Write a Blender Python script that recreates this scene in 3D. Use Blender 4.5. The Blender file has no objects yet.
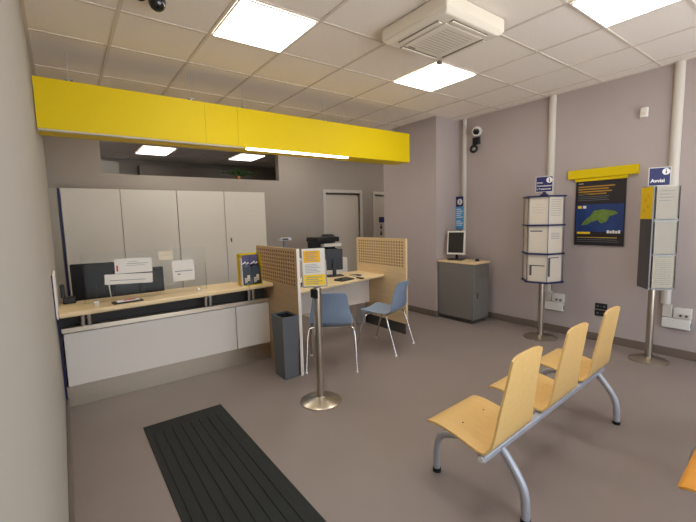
import bpy, math, random
from mathutils import Vector, Matrix
random.seed(7)
S = bpy.context.scene
COL = S.collection
PI = math.pi
R = math.radians

# ------------------------------------------------------------------ materials
def srgb(r, g, b):
    f = lambda c: (c/255/12.92) if c/255 <= .04045 else ((c/255+.055)/1.055)**2.4
    return (f(r), f(g), f(b), 1)

def new_mat(name):
    m = bpy.data.materials.new(name); m.use_nodes = True
    nt = m.node_tree; b = nt.nodes['Principled BSDF']
    return m, nt, b

def mat(name, col, rough=.5, metal=0, noise=0, nscale=30, bump=0, bscale=200, spec=.5, coat=0, stretch=None):
    m, nt, b = new_mat(name)
    b.inputs['Roughness'].default_value = rough
    b.inputs['Metallic'].default_value = metal
    b.inputs['Specular IOR Level'].default_value = spec
    b.inputs['Coat Weight'].default_value = coat
    b.inputs['Base Color'].default_value = col
    tc = nt.nodes.new('ShaderNodeTexCoord')
    src = tc.outputs['Object']
    if stretch:
        mp = nt.nodes.new('ShaderNodeMapping'); mp.inputs['Scale'].default_value = stretch
        nt.links.new(src, mp.inputs['Vector']); src = mp.outputs['Vector']
    if noise:
        n = nt.nodes.new('ShaderNodeTexNoise'); n.inputs['Scale'].default_value = nscale
        n.inputs['Detail'].default_value = 6
        nt.links.new(src, n.inputs['Vector'])
        mx = nt.nodes.new('ShaderNodeMix'); mx.data_type = 'RGBA'
        mx.inputs['A'].default_value = tuple(c*(1-noise) for c in col[:3])+(1,)
        mx.inputs['B'].default_value = tuple(min(1, c*(1+noise)) for c in col[:3])+(1,)
        nt.links.new(n.outputs['Fac'], mx.inputs['Factor'])
        nt.links.new(mx.outputs['Result'], b.inputs['Base Color'])
    if bump:
        n = nt.nodes.new('ShaderNodeTexNoise'); n.inputs['Scale'].default_value = bscale
        nt.links.new(src, n.inputs['Vector'])
        bp = nt.nodes.new('ShaderNodeBump'); bp.inputs['Strength'].default_value = bump
        bp.inputs['Distance'].default_value = .002
        nt.links.new(n.outputs['Fac'], bp.inputs['Height'])
        nt.links.new(bp.outputs['Normal'], b.inputs['Normal'])
    return m

def wood(name, c1, c2, rough=.4, axis='X'):
    m, nt, b = new_mat(name)
    tc = nt.nodes.new('ShaderNodeTexCoord'); mp = nt.nodes.new('ShaderNodeMapping')
    mp.inputs['Scale'].default_value = {'X': (1.5, 22, 22), 'Y': (22, 1.5, 22), 'Z': (22, 22, 1.5)}[axis]
    n = nt.nodes.new('ShaderNodeTexNoise'); n.inputs['Scale'].default_value = 2.2; n.inputs['Detail'].default_value = 5
    cr = nt.nodes.new('ShaderNodeValToRGB')
    cr.color_ramp.elements[0].position = .3; cr.color_ramp.elements[0].color = c1
    cr.color_ramp.elements[1].position = .75; cr.color_ramp.elements[1].color = c2
    nt.links.new(tc.outputs['Object'], mp.inputs['Vector']); nt.links.new(mp.outputs['Vector'], n.inputs['Vector'])
    nt.links.new(n.outputs['Fac'], cr.inputs['Fac']); nt.links.new(cr.outputs['Color'], b.inputs['Base Color'])
    b.inputs['Roughness'].default_value = rough
    return m

def emis(name, col, s):
    m, nt, b = new_mat(name)
    b.inputs['Base Color'].default_value = (.9, .9, .9, 1)
    b.inputs['Emission Color'].default_value = col; b.inputs['Emission Strength'].default_value = s
    return m

def glass(name, tint=(.97, .98, .98, 1), ior=1.45):
    m = bpy.data.materials.new(name); m.use_nodes = True; nt = m.node_tree
    nt.nodes.clear()
    o = nt.nodes.new('ShaderNodeOutputMaterial'); mx = nt.nodes.new('ShaderNodeMixShader')
    fr = nt.nodes.new('ShaderNodeFresnel'); fr.inputs['IOR'].default_value = ior
    t = nt.nodes.new('ShaderNodeBsdfTransparent'); t.inputs['Color'].default_value = tint
    g = nt.nodes.new('ShaderNodeBsdfGlossy'); g.inputs['Roughness'].default_value = .03
    nt.links.new(fr.outputs['Fac'], mx.inputs['Fac']); nt.links.new(t.outputs[0], mx.inputs[1])
    nt.links.new(g.outputs[0], mx.inputs[2]); nt.links.new(mx.outputs[0], o.inputs['Surface'])
    return m

M = {}
M['wall'] = mat('wall_paint_grey', srgb(178, 165, 160), .85, noise=.03, nscale=3, bump=.25, bscale=260)
M['wall_l'] = mat('wall_paint_light', srgb(171, 164, 152), .85, noise=.02, nscale=3, bump=.25, bscale=260)
M['wall_b'] = mat('wall_paint_back', srgb(158, 148, 138), .85, noise=.02, nscale=3)
M['tile'] = mat('ceiling_tile', srgb(240, 230, 218), .95, noise=.05, nscale=90, bump=.5, bscale=300)
M['tbar'] = mat('ceiling_tbar', srgb(216, 204, 190), .6)
M['floor'] = mat('vinyl_floor', srgb(141, 128, 121), .42, noise=.10, nscale=2.2, bump=.12, bscale=500, spec=.4)
M['base'] = mat('baseboard_taupe', srgb(112, 98, 88), .5)
M['yellow'] = mat('yellow_panel', srgb(222, 193, 0), .55, noise=.01, nscale=4, spec=.25)
M['yellow_p'] = mat('yellow_print', srgb(245, 205, 20), .6)
M['orange_p'] = mat('orange_print', srgb(238, 178, 20), .6)
M['white_lam'] = mat('white_laminate', srgb(242, 234, 222), .45)
M['cream'] = mat('cupboard_door', srgb(214, 207, 194), .5)
M['seam'] = mat('dark_gap', srgb(70, 66, 62), .7)
M['steel'] = mat('brushed_steel', srgb(214, 200, 178), .34, 1, noise=.12, nscale=8, stretch=(.6, 40, 40))
M['steel_v'] = mat('satin_steel', srgb(190, 180, 165), .3, 1, noise=.08, nscale=20)
M['chrome'] = mat('chrome', srgb(225, 222, 218), .14, 1)
M['silver'] = mat('silver_paint', srgb(176, 178, 184), .38, .35)
M['maple'] = wood('maple_laminate', srgb(224, 196, 148), srgb(236, 212, 168), .4, 'X')
M['maple_v'] = wood('maple_laminate_upright', srgb(214, 186, 140), srgb(226, 200, 156), .45, 'Y')
M['maple_d'] = wood('maple_laminate_shade_in_colour', srgb(190, 160, 120), srgb(202, 172, 132), .5, 'Y')  # maple again, with the near screen's shade put into its colour
M['ply'] = wood('beech_plywood', srgb(220, 180, 110), srgb(226, 188, 120), .38, 'Y')
M['ply_o'] = wood('beech_plywood_vignette_tint', srgb(222, 150, 50), srgb(232, 166, 70), .38, 'Y')  # same plywood, the lens vignette's orange cast put into its colour
M['blue'] = mat('grey_blue_plastic', srgb(132, 150, 172), .42)
M['navy'] = mat('navy_blue', srgb(15, 20, 84), .45)
M['navy_edge'] = mat('navy_edge', srgb(28, 30, 78), .45)
M['sky'] = mat('sky_blue_print', srgb(70, 150, 205), .5)
M['white'] = mat('white_plastic', srgb(226, 222, 214), .45)
M['pipe'] = mat('white_trunking', srgb(208, 200, 188), .5)
M['frame'] = mat('door_frame', srgb(192, 185, 175), .5)
M['leaf'] = mat('door_leaf', srgb(192, 182, 168), .7, spec=.2)
M['paper'] = mat('paper', srgb(226, 220, 210), .8)
M['paper2'] = mat('paper_cream', srgb(216, 202, 176), .8)
M['page'] = mat('notice_page', srgb(204, 192, 174), .8)
M['ink'] = mat('grey_ink', srgb(150, 148, 148), .8)
M['ink_d'] = mat('dark_ink', srgb(70, 68, 70), .8)
M['ink_r'] = mat('red_ink', srgb(200, 40, 50), .7)
M['black'] = mat('black_plastic', srgb(24, 24, 27), .45)
M['black_r'] = mat('black_rubber', srgb(20, 20, 20), .8)
M['screen'] = mat('dark_screen', srgb(48, 44, 42), .2)
M['mat'] = mat('ribbed_mat', srgb(32, 35, 32), .85, noise=.15, nscale=60, bump=.5, bscale=400)
M['bin'] = mat('grey_bin', srgb(100, 104, 108), .45)
M['bin_in'] = mat('bin_inside', srgb(36, 38, 40), .8)
M['kiosk'] = mat('kiosk_grey', srgb(122, 118, 112), .4, .1)
M['ac'] = mat('ac_plastic', srgb(226, 216, 198), .5)
M['slot'] = mat('ac_slot', srgb(120, 108, 94), .7)
M['poster'] = mat('poster_black', srgb(34, 28, 32), .4)
M['poster_b'] = mat('poster_blue', srgb(30, 56, 110), .4, noise=.6, nscale=6)
M['green_p'] = mat('poster_island', srgb(100, 125, 50), .5, noise=.5, nscale=25)
M['gold_p'] = mat('poster_gold', srgb(170, 130, 40), .5)
M['board'] = mat('dark_board', srgb(82, 78, 78), .5)
M['purple'] = mat('purple_print', srgb(64, 54, 96), .4)
M['teal'] = mat('dark_teal_print', srgb(24, 36, 44), .4)
M['green'] = mat('plant_leaf', srgb(48, 92, 36), .6, noise=.3, nscale=20)
M['pot'] = mat('clay_pot', srgb(150, 100, 70), .7)
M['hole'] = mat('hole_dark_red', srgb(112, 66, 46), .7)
M['glass'] = glass('screen_glass', ior=1.12); M['acryl'] = glass('acrylic', (.93, .93, .92, 1), 1.2)
M['dome'] = mat('dome_black', srgb(14, 18, 20), .08, coat=.5)
PANEL = 12.0
M['lamp'] = emis('panel_light', (1.0, .965, .91, 1), PANEL)
M['lamp_b'] = emis('back_panel_light', (1.0, .97, .93, 1), 4)
M['led'] = emis('led_strip', (1.0, .97, .95, 1), 7)

# ------------------------------------------------------------------ mesh builder
MW = {}
class MB:
    def __init__(s): s.v = []; s.f = []
    def add(s, vs, fs):
        n = len(s.v); s.v += [Vector(v) for v in vs]; s.f += [tuple(i+n for i in f) for f in fs]; return s
    def box(s, x0, y0, z0, x1, y1, z1, mtx=None):
        x0, x1 = sorted((x0, x1)); y0, y1 = sorted((y0, y1)); z0, z1 = sorted((z0, z1))
        vs = [Vector(p) for p in ((x0,y0,z0),(x1,y0,z0),(x1,y1,z0),(x0,y1,z0),(x0,y0,z1),(x1,y0,z1),(x1,y1,z1),(x0,y1,z1))]
        if mtx: vs = [mtx @ v for v in vs]
        return s.add(vs, [(0,3,2,1),(4,5,6,7),(0,1,5,4),(1,2,6,5),(2,3,7,6),(3,0,4,7)])
    def prism(s, poly, z0, z1, mtx=None):
        n = len(poly)
        vs = [Vector((p[0], p[1], z0)) for p in poly]+[Vector((p[0], p[1], z1)) for p in poly]
        if mtx: vs = [mtx @ v for v in vs]
        return s.add(vs, [tuple(range(n))[::-1], tuple(range(n, 2*n))]+[(i, (i+1) % n, n+(i+1) % n, n+i) for i in range(n)])
    def hexa(s, vs):   # eight points, bottom ring then top ring
        return s.add(vs, [(0,3,2,1),(4,5,6,7),(0,1,5,4),(1,2,6,5),(2,3,7,6),(3,0,4,7)])
    def cone(s, p0, p1, r0, r1, n=24):
        p0, p1 = Vector(p0), Vector(p1); d = (p1-p0).normalized()
        a = d.orthogonal().normalized(); b = d.cross(a)
        vs = []
        for p, r in ((p0, r0), (p1, r1)):
            vs += [p+(a*math.cos(2*PI*i/n)+b*math.sin(2*PI*i/n))*r for i in range(n)]
        return s.add(vs, [tuple(range(n))[::-1], tuple(range(n, 2*n))]+[(i, (i+1) % n, n+(i+1) % n, n+i) for i in range(n)])
    def cyl(s, p0, p1, r, n=24): return s.cone(p0, p1, r, r, n)
    def lathe(s, prof, c=(0,0,0), n=32, mtx=None):
        vs = []; fs = []; c = Vector(c)
        for r, z in prof: vs += [c+Vector((r*math.cos(2*PI*i/n), r*math.sin(2*PI*i/n), z)) for i in range(n)]
        if mtx: vs = [mtx @ v for v in vs]
        for k in range(len(prof)-1):
            fs += [(k*n+i, k*n+(i+1) % n, (k+1)*n+(i+1) % n, (k+1)*n+i) for i in range(n)]
        fs += [tuple(range(n))[::-1], tuple(range((len(prof)-1)*n, len(prof)*n))]
        return s.add(vs, fs)
    def tube(s, pts, r, n=12, smooth=0):
        pts = [Vector(p) for p in pts]
        for _ in range(smooth):     # corner cutting
            q = [pts[0]]
            for a, b in zip(pts, pts[1:]): q += [a.lerp(b, .25), a.lerp(b, .75)]
            pts = q+[pts[-1]]
        vs = []; fs = []; up = None
        for i, p in enumerate(pts):
            t = (pts[min(i+1, len(pts)-1)]-pts[max(i-1, 0)]).normalized()
            a = t.orthogonal().normalized() if up is None else (up-t*up.dot(t)).normalized()
            up = a; b = t.cross(a)
            vs += [p+(a*math.cos(2*PI*k/n)+b*math.sin(2*PI*k/n))*r for k in range(n)]
        for i in range(len(pts)-1):
            fs += [(i*n+k, i*n+(k+1) % n, (i+1)*n+(k+1) % n, (i+1)*n+k) for k in range(n)]
        fs += [tuple(range(n))[::-1], tuple(range((len(pts)-1)*n, len(pts)*n))]
        return s.add(vs, fs)
    def sheet(s, nu, nv, fn, th):
        P = [[Vector(fn(i/nu, j/nv)) for j in range(nv+1)] for i in range(nu+1)]
        vs = []
        for sgn in (.5, -.5):
            for i in range(nu+1):
                for j in range(nv+1):
                    a = P[min(i+1, nu)][j]-P[max(i-1, 0)][j]; b = P[i][min(j+1, nv)]-P[i][max(j-1, 0)]
                    vs.append(P[i][j]+a.cross(b).normalized()*th*sgn)
        K = (nu+1)*(nv+1); ix = lambda i, j, k=0: k*K+i*(nv+1)+j
        fs = []
        for i in range(nu):
            for j in range(nv):
                fs.append((ix(i,j), ix(i+1,j), ix(i+1,j+1), ix(i,j+1)))
                fs.append((ix(i,j,1), ix(i,j+1,1), ix(i+1,j+1,1), ix(i+1,j,1)))
        for i in range(nu):
            fs.append((ix(i,0), ix(i,0,1), ix(i+1,0,1), ix(i+1,0))); fs.append((ix(i,nv), ix(i+1,nv), ix(i+1,nv,1), ix(i,nv,1)))
        for j in range(nv):
            fs.append((ix(0,j), ix(0,j+1), ix(0,j+1,1), ix(0,j,1))); fs.append((ix(nu,j), ix(nu,j,1), ix(nu,j+1,1), ix(nu,j+1)))
        return s.add(vs, fs)
    def xf(s, mtx): s.v = [mtx @ v for v in s.v]; return s
    def build(s, name, m, parent=None, world=False, bevel=0, smooth=True, seg=2):
        if world and parent is not None:
            inv = MW[parent.name].inverted(); s.v = [inv @ v for v in s.v]
        me = bpy.data.meshes.new(name)
        me.from_pydata([tuple(v) for v in s.v], [], s.f); me.update(); me.validate()
        import bmesh
        bm = bmesh.new(); bm.from_mesh(me); bmesh.ops.recalc_face_normals(bm, faces=bm.faces); bm.to_mesh(me); bm.free()
        if smooth:
            me.shade_smooth(); me.set_sharp_from_angle(angle=R(35))
        me.materials.append(m)
        o = bpy.data.objects.new(name, me); COL.objects.link(o)
        if parent is not None: o.parent = parent; MW[o.name] = MW[parent.name]
        else: MW[o.name] = Matrix.Identity(4)
        if bevel:
            b = o.modifiers.new('Bevel', 'BEVEL'); b.width = bevel; b.segments = seg; b.limit_method = 'ANGLE'; b.angle_limit = R(40)
        return o

def tag(o, label, cat, group=None):
    o['label'] = label; o['category'] = cat
    if group: o['group'] = group
    return o
def thing(name, label, cat, loc=(0,0,0), rz=0, group=None):
    o = bpy.data.objects.new(name, None); COL.objects.link(o)
    o.location = loc; o.rotation_euler = (0,0,rz); o.empty_display_size = .1
    MW[o.name] = Matrix.Translation(loc) @ Matrix.Rotation(rz, 4, 'Z')
    return tag(o, label, cat, group)
def struct(name, mb, m, parent=None, **k):
    o = mb.build(name, m, parent, **k)
    if parent is None: o['kind'] = 'structure'
    return o
def dup(root, loc, rz, label=None, group=None):
    r = root.copy(); COL.objects.link(r); r.location = loc; r.rotation_euler = (0,0,rz)
    if label: r['label'] = label
    if group: r['group'] = group
    for ch in list(root.children):
        c = ch.copy(); COL.objects.link(c); c.parent = r
        for g in ch.children:
            d = g.copy(); COL.objects.link(d); d.parent = c
    return r
def own(o, label, cat, group=None, c=None):
    """give a lone mesh its own origin at its base and tag it"""
    vs = [v.co for v in o.data.vertices]
    if c is None:
        c = Vector(((min(v.x for v in vs)+max(v.x for v in vs))/2, (min(v.y for v in vs)+max(v.y for v in vs))/2, min(v.z for v in vs)))
    o.data.transform(Matrix.Translation(-Vector(c))); o.location = c
    return tag(o, label, cat, group)
def frame_mtx(origin, right, up):
    r = Vector(right).normalized(); u = Vector(up).normalized(); n = r.cross(u)
    m = Matrix((r, u, n)).transposed().to_4x4(); m.translation = Vector(origin); return m
def text(s, size, mtx, m, parent, name='lettering', th=.0008, align='LEFT', bold=0.0):
    cu = bpy.data.curves.new('t', 'FONT'); cu.body = s; cu.size = size; cu.extrude = th; cu.align_x = align; cu.offset = bold
    cu.resolution_u = 3
    t = bpy.data.objects.new('t', cu); COL.objects.link(t)
    dg = bpy.context.evaluated_depsgraph_get()
    me = bpy.data.meshes.new_from_object(t.evaluated_get(dg))
    bpy.data.objects.remove(t); bpy.data.curves.remove(cu)
    me.transform(MW[parent.name].inverted() @ mtx); me.name = name
    me.materials.clear(); me.materials.append(m)
    o = bpy.data.objects.new(name, me); COL.objects.link(o); o.parent = parent; MW[o.name] = MW[parent.name]
    return o

# ------------------------------------------------------------------ dimensions
H = 2.917
XL, XR = .181, 5.199
XP, YP1, YP0 = 4.677, 1.307, 2.437
YB = 3.7
YREAR = -3.7
YS = [-3.16, -2.65, -2.14, -1.626, -1.130, -.608, 0, .628, 1.2526, 2.02, 2.5, 3.12, 3.7]
XS = [.7025, 1.2972, 1.8986, 2.5386, 3.1769, 3.7875, 4.3837, 4.9879]

# ------------------------------------------------------------------ shell
struct('floor', MB().box(-1.2, YREAR-.1, -.1, 7.2, 8.2, 0), M['floor'], smooth=False)
struct('ceiling', MB().box(-1.2, YREAR-.1, H, 7.2, 8.2, H+.1), M['tile'], smooth=False)
g = MB()
tb = .011
XS2 = XS+[5.59, 6.2]
for x in [XL+.01]+XS: g.box(x-tb, YREAR, H-.006, x+tb, YP1 if x > XP else YB, H)
for x in XS2[-2:]: g.box(x-tb, YP0, H-.006, x+tb, YB, H)
for y in YS[:-1]: g.box(XL, y-tb, H-.0055, XP if y > YP1 else XR, y+tb, H)
for y in (YREAR+.01, YB-.01): g.box(XL, y-tb, H-.0055, XR if y < 0 else 6.6, y+tb, H)
g.box(XR-.02, YREAR, H-.0065, XR, YP1, H)
g.box(XP-.02, YP1-.02, H-.0065, XR, YP1, H)
for x in (.6, 1.55, 2.2, 2.8, 3.4, 4.02): g.box(x-tb, YB+.13, H-.006, x+tb, 7.2, H)
for y in (4.3, 4.9, 5.45, 6.42, 7.0): g.box(-.5, y-tb, H-.0055, 6.5, y+tb, H)
struct('trim_1', g, M['tbar'], smooth=False)

struct('wall_left', MB().box(XL-.12, YREAR-.1, 0, XL, YB+.12, H), M['wall_l'], smooth=False)
struct('wall_right', MB().box(XR, YREAR-.1, 0, XR+.12, YP1, H), M['wall'], smooth=False)
struct('wall_pilaster', MB().box(XP, YP1, 0, 6.7, YP0, H), M['wall'], smooth=False)
struct('wall_passage', MB().box(6.6, YP0, 0, 6.7, YB+.4, H), M['wall_b'], smooth=False)
# back wall with high opening, door_1 and recess with door_2
OX0, OX1, OZ0, OZ1 = .77, 3.38, 2.185, 2.665
D0, D1, DZ = 4.33, 5.15, 2.0
REC = 5.28
w = MB()
w.box(XL, YB, 0, OX0, YB+.12, H); w.box(OX0, YB, 0, OX1, YB+.12, OZ0); w.box(OX0, YB, OZ1, OX1, YB+.12, H)
w.box(OX1, YB, 0, D0, YB+.12, H); w.box(D0, YB, DZ, D1, YB+.12, H); w.box(D1, YB, 0, REC, YB+.32, H)
w.box(REC, YB+.2, 0, 5.72, YB+.32, H); w.box(5.72, YB+.2, 2.0, 6.42, YB+.32, H); w.box(6.42, YB+.2, 0, 6.6, YB+.32, H)
struct('wall_back', w, M['wall_b'], smooth=False)
# rear wall (behind the camera) with a shop window for daylight
w = MB(); WX0, WX1, WZ0, WZ1 = .5, 5.0, .08, 2.7
w.box(XL-.12, YREAR-.12, 0, WX0, YREAR, H); w.box(WX1, YREAR-.12, 0, XR+.12, YREAR, H)
w.box(WX0, YREAR-.12, 0, WX1, YREAR, WZ0); w.box(WX0, YREAR-.12, WZ1, WX1, YREAR, H)
struct('wall_rear', w, M['wall_l'], smooth=False)
w = MB()
for x in (WX0, 3.1-.03, WX1-.06): w.box(x, YREAR-.09, WZ0, x+.06, YREAR-.03, WZ1)
w.box(WX0, YREAR-.09, WZ0, WX1, YREAR-.03, WZ0+.06); w.box(WX0, YREAR-.09, WZ1-.06, WX1, YREAR-.03, WZ1)
win = struct('window_1', w, M['silver'], smooth=False)
MB().box(WX0+.06, YREAR-.065, WZ0+.06, WX1-.06, YREAR-.06, WZ1-.06).build('pane', M['glass'], win, smooth=False)
# room beyond the high opening
struct('wall_office_far', MB().box(-.6, 7.2, 0, 6.7, 7.3, H), M['wall_b'], smooth=False)
struct('wall_office_left', MB().box(-.6, YB+.12, 0, -.5, 7.2, H), M['wall_l'], smooth=False)
struct('wall_office_right', MB().box(6.6, YB+.32, 0, 6.7, 7.2, H), M['wall_l'], smooth=False)
struct('trim_2', MB().box(1.72, 6.9, 2.45, 6.6, 7.2, 2.76), M['base'], smooth=False)
struct('trim_3', MB().box(.3, 4.6, 2.0, 1.08, 4.8, 2.48), M['wall_l'], smooth=False)
for nm, a in (('baseboard_left', (XL, YREAR, 0, XL+.02, 1.33, .09)), ('baseboard_right', (XR-.014, YREAR, 0, XR, YP1, .09)),
              ('baseboard_pilaster', (XP-.014, YP1, 0, XP, YP0, .09)), ('baseboard_alcove', (XP-.014, YP1-.014, 0, XR-.014, YP1, .09)),
              ('baseboard_back', (3.5, YB-.014, 0, D0-.07, YB, .09))):
    struct(nm, MB().box(*a), M['base'], bevel=.004)

struct('trim_4', MB().box(XL, 3.205, 0, .262, YB, 1.94), M['wall_l'], smooth=False)
# doors
def door(name, x0, x1, y, z, sign=False):
    f = MB()
    f.box(x0-.06, y-.02, 0, x0, y+.12, z+.06); f.box(x1, y-.02, 0, x1+.06, y+.12, z+.06); f.box(x0, y-.02, z, x1, y+.12, z+.06)
    d = struct(name, f, M['frame'], bevel=.004)
    MB().box(x0+.004, y+.03, .008, x1-.004, y+.07, z-.03).build('door_leaf', M['leaf'], d)
    h = MB(); h.cyl((x0+.08, y-.02, 1.0), (x0+.08, y+.03, 1.0), .012); h.cyl((x0+.08, y-.02, 1.0), (x0+.2, y-.02, 1.0), .009)
    h.build('door_handle', M['steel_v'], d)
    return d
door('door_1', D0, D1, YB, DZ)
d2 = door('door_2', 5.72, 6.42, YB+.2, 2.0)
sg = own(MB().box(5.86, YB+.224, 1.40, 6.03, YB+.2295, 1.52).build('door_sign', M['navy']), 'small navy blue notice on the half-hidden door behind the pillar', 'sign')
fg = MB()
for z in (1.16, 1.30):
    fg.lathe([(.02, -.001), (.02, .001)], n=14, mtx=Matrix.Translation((5.92, YB+.228, z+.055)) @ Matrix.Rotation(PI/2, 4, 'X'))
    fg.box(5.89, YB+.227, z-.04, 5.95, YB+.2295, z+.03)
own(fg.build('door_pictogram', M['ink_d']), 'pair of dark stick figures below the navy door notice', 'sign')

# ------------------------------------------------------------------ ceiling lights
def clight(i, x0, x1, y0, y1, label, m=None, gr='square ceiling light panels'):
    t = thing('ceiling_light', label, 'ceiling light', ((x0+x1)/2, (y0+y1)/2, H), 0, gr)
    a, b = (x1-x0)/2-.012, (y1-y0)/2-.012
    f = MB()
    for q in ((-a,-b,a,-b+.012), (-a,b-.012,a,b), (-a,-b+.012,-a+.012,b-.012), (a-.012,-b+.012,a,b-.012)): f.box(q[0], q[1], -.014, q[2], q[3], -.0075)
    f.build('frame', M['white'], t, smooth=False)
    MB().box(-a+.012, -b+.012, -.012, a-.012, b-.012, -.008).build('diffuser', m or M['lamp'], t, smooth=False)
    return t
clight(0, XS[1], XS[2], 0, .628, 'bright square ceiling panel light left of the air conditioner, above the yellow board')
clight(1, XS[4], XS[5], 0, .628, 'bright square ceiling panel light half hidden by the corner of the air conditioner')
clight(2, XS[4], XS[5], YS[3], YS[4], 'bright square ceiling panel light at the top right, nearest the trunking pipes')
clight(3, XS[1], XS[2], YS[2], YS[3], 'unseen ceiling panel light added above the camera by the left wall')  # assumed panel out of view, added for lighting
clight(4, XS[1], XS[2], YS[10], YS[11], 'unseen ceiling panel light added behind the yellow board, above the cupboards')  # unseen panel added to brighten the cupboards
clight(8, 5.6, 6.19, 2.56, 3.1, 'unseen ceiling panel light added in the side passage behind the pillar')  # unseen panel added to brighten the passage and its door
clight(5, XS[4], XS[5], YS[10], YS[11], 'unseen ceiling panel light added behind the yellow board, above the desk')  # unseen panel added to light the area behind the board
clight(6, 1.57, 2.17, 5.48, 6.4, 'small distant panel light seen through the high opening, left one', M['lamp_b'], 'lights of the room beyond the high opening')
clight(7, 3.42, 4.0, 5.48, 6.3, 'small distant panel light seen through the high opening, right one above the plant', M['lamp_b'], 'lights of the room beyond the high opening')

# air conditioner
ax0, ax1, ay0, ay1 = 2.35, 3.0, -.775, -.16
t = thing('air_conditioner', 'square cream ceiling cassette air conditioner with four vents hanging below the tiles', 'air conditioner', ((ax0+ax1)/2, (ay0+ay1)/2, H))
a, b = (ax1-ax0)/2, (ay1-ay0)/2
k = MB(); zb_ = -.125
k.hexa([(-a+.03,-b+.03,zb_),(a-.03,-b+.03,zb_),(a-.03,b-.03,zb_),(-a+.03,b-.03,zb_),(-a,-b,zb_+.03),(a,-b,zb_+.03),(a,b,zb_+.03),(-a,b,zb_+.03)])
k.box(-a,-b,zb_+.03,a,b,-.007)
k.build('body', M['ac'], t, bevel=.008)
MB().box(-.205,-.20,zb_-.010,.205,.20,zb_).build('intake_grille', M['ac'], t, bevel=.006)
gl = MB()
for i in range(11): gl.box(-.15, -.15+i*.03-.0015, zb_-.0112, .15, -.15+i*.03+.0005, zb_-.0098)
gl.build('grille_slots', M['slot'], t, smooth=False)
for (x0, y0, x1, y1, vx, vy) in ((-.19,.215,.19,.255,0,1), (-.19,-.255,.19,-.215,0,-1), (-.27,-.19,-.225,.19,-1,0), (.225,-.19,.27,.19,1,0)):
    v = MB().box(x0, y0, zb_-.004, x1, y1, zb_).build('vent_slot', M['slot'], t, smooth=False)
    mm = .006
    MB().box(x0+(mm if vx else 0), y0+(mm if vy else 0), zb_-.012, x1-(mm if vx else 0), y1-(mm if vy else 0), zb_-.004).build('vent_flap', M['ac'], v, bevel=.002)
MB().box(-.17, .175, zb_-.0125, -.1, .187, zb_-.0098).build('badge', M['slot'], t)
MB().cyl((a-.05, b-.05, zb_-.022), (a-.05, b-.05, zb_), .022).build('sensor', M['slot'], t)

# dome camera at ceiling, top left
t = thing('dome_camera', 'black dome security camera on the ceiling at the top left', 'security camera', (.875, .30, H))
MB().lathe([(.055, -.007), (.06, -.02), (.055, -.035)]).build('base', M['silver'], t)
MB().lathe([(.05, -.035), (.048, -.06), (.036, -.082), (.018, -.093), (.004, -.096)]).build('dome', M['dome'], t)
MB().tube([(-.05, .0, -.02), (-.08, .02, -.05), (-.11, .05, -.03), (-.13, .06, -.009)], .006, smooth=2).build('cable', M['black'], t)

# ------------------------------------------------------------------ yellow fascia
YF = 1.4275; FX1 = 4.262
t = thing('fascia_board', 'long yellow board hanging from the ceiling above the counters', 'fascia board', (2.2, YF, 2.257))
joints = [XL+.006, 1.475, 1.80, FX1]
for x0, x1 in zip(joints, joints[1:]):
    k = MB(); k.box(x0+.001, YF, 2.257, x1-.001, YF+.018, 2.644); k.box(x0+.001, YF+.018, 2.257, x1-.001, YF+.30, 2.275)
    k.build('front_panel', M['yellow'], t, world=True, smooth=False)
MB().box(XL+.01, YF+.282, 2.275, FX1-.01, YF+.30, 2.644).build('back_panel', M['yellow'], t, world=True, smooth=False)
bd = MB().box(XL+.01, YF+.008, 2.247, 1.85, YF+.06, 2.257).build('bottom_trim', M['pipe'], t, world=True); bd['label'] = 'pale strip below the yellow board'
l = MB().box(1.90, YF+.01, 2.243, 3.2, YF+.07, 2.257).build('light_strip', M['led'], t, world=True); l['label'] = 'glowing white light strip'
for x in (.42, 1.37, 1.9, 2.9, 3.2, 3.95):
    k = MB(); k.cyl((x, YF+.1, 2.6), (x, YF+.1, H-.001), .0022, 8); k.box(x-.008, YF+.04, 2.6, x+.008, YF+.12, 2.675); k.box(x-.025, YF+.04, 2.668, x+.03, YF+.12, 2.675)
    k.build('hanger', M['silver'], t, world=True)

# ------------------------------------------------------------------ tall cupboards
cx = [.29, .90, 1.572, 2.222, 2.87]; cy0, cy1, cz = 3.2, 3.66, 1.94
for n, (i, lab) in enumerate(((0, 'tall cream two-door cupboard against the left wall with a dark blue side'), (2, 'tall cream two-door cupboard nearer the desk, with a key in its right door'))):
    x0, x1 = cx[i], cx[i+2]
    t = thing('cupboard', lab, 'cupboard', ((x0+x1)/2, cy0+.2, 0), 0, 'tall cupboards behind the counter')
    MB().box(x0+.004, cy0+.022, .0, x1-.004, cy1, cz-.006).build('body', M['cream'], t, world=True, smooth=False)
    for j in (0, 1):
        d = MB().box(cx[i+j]+.005, cy0, .06, cx[i+j+1]-.005, cy0+.02, cz).build('door', M['cream'], t, world=True, bevel=.002)
        kx = cx[i+j]+.07 if j else cx[i+j+1]-.05
        if i == 2 and j == 1:
            lk = MB().cyl((kx, cy0-.012, 1.255), (kx, cy0, 1.255), .013).build('lock', M['steel_v'], d, world=True)
            MB().box(kx-.006, cy0-.03, 1.20, kx+.006, cy0-.012, 1.25).build('key', M['black'], d, world=True)
    if n == 0:
        s_ = MB().box(x0-.022, cy0+.005, 0, x0-.002, cy1, cz).build('side_panel', M['navy_edge'], t, world=True); s_['label'] = 'dark blue side panel'

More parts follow.
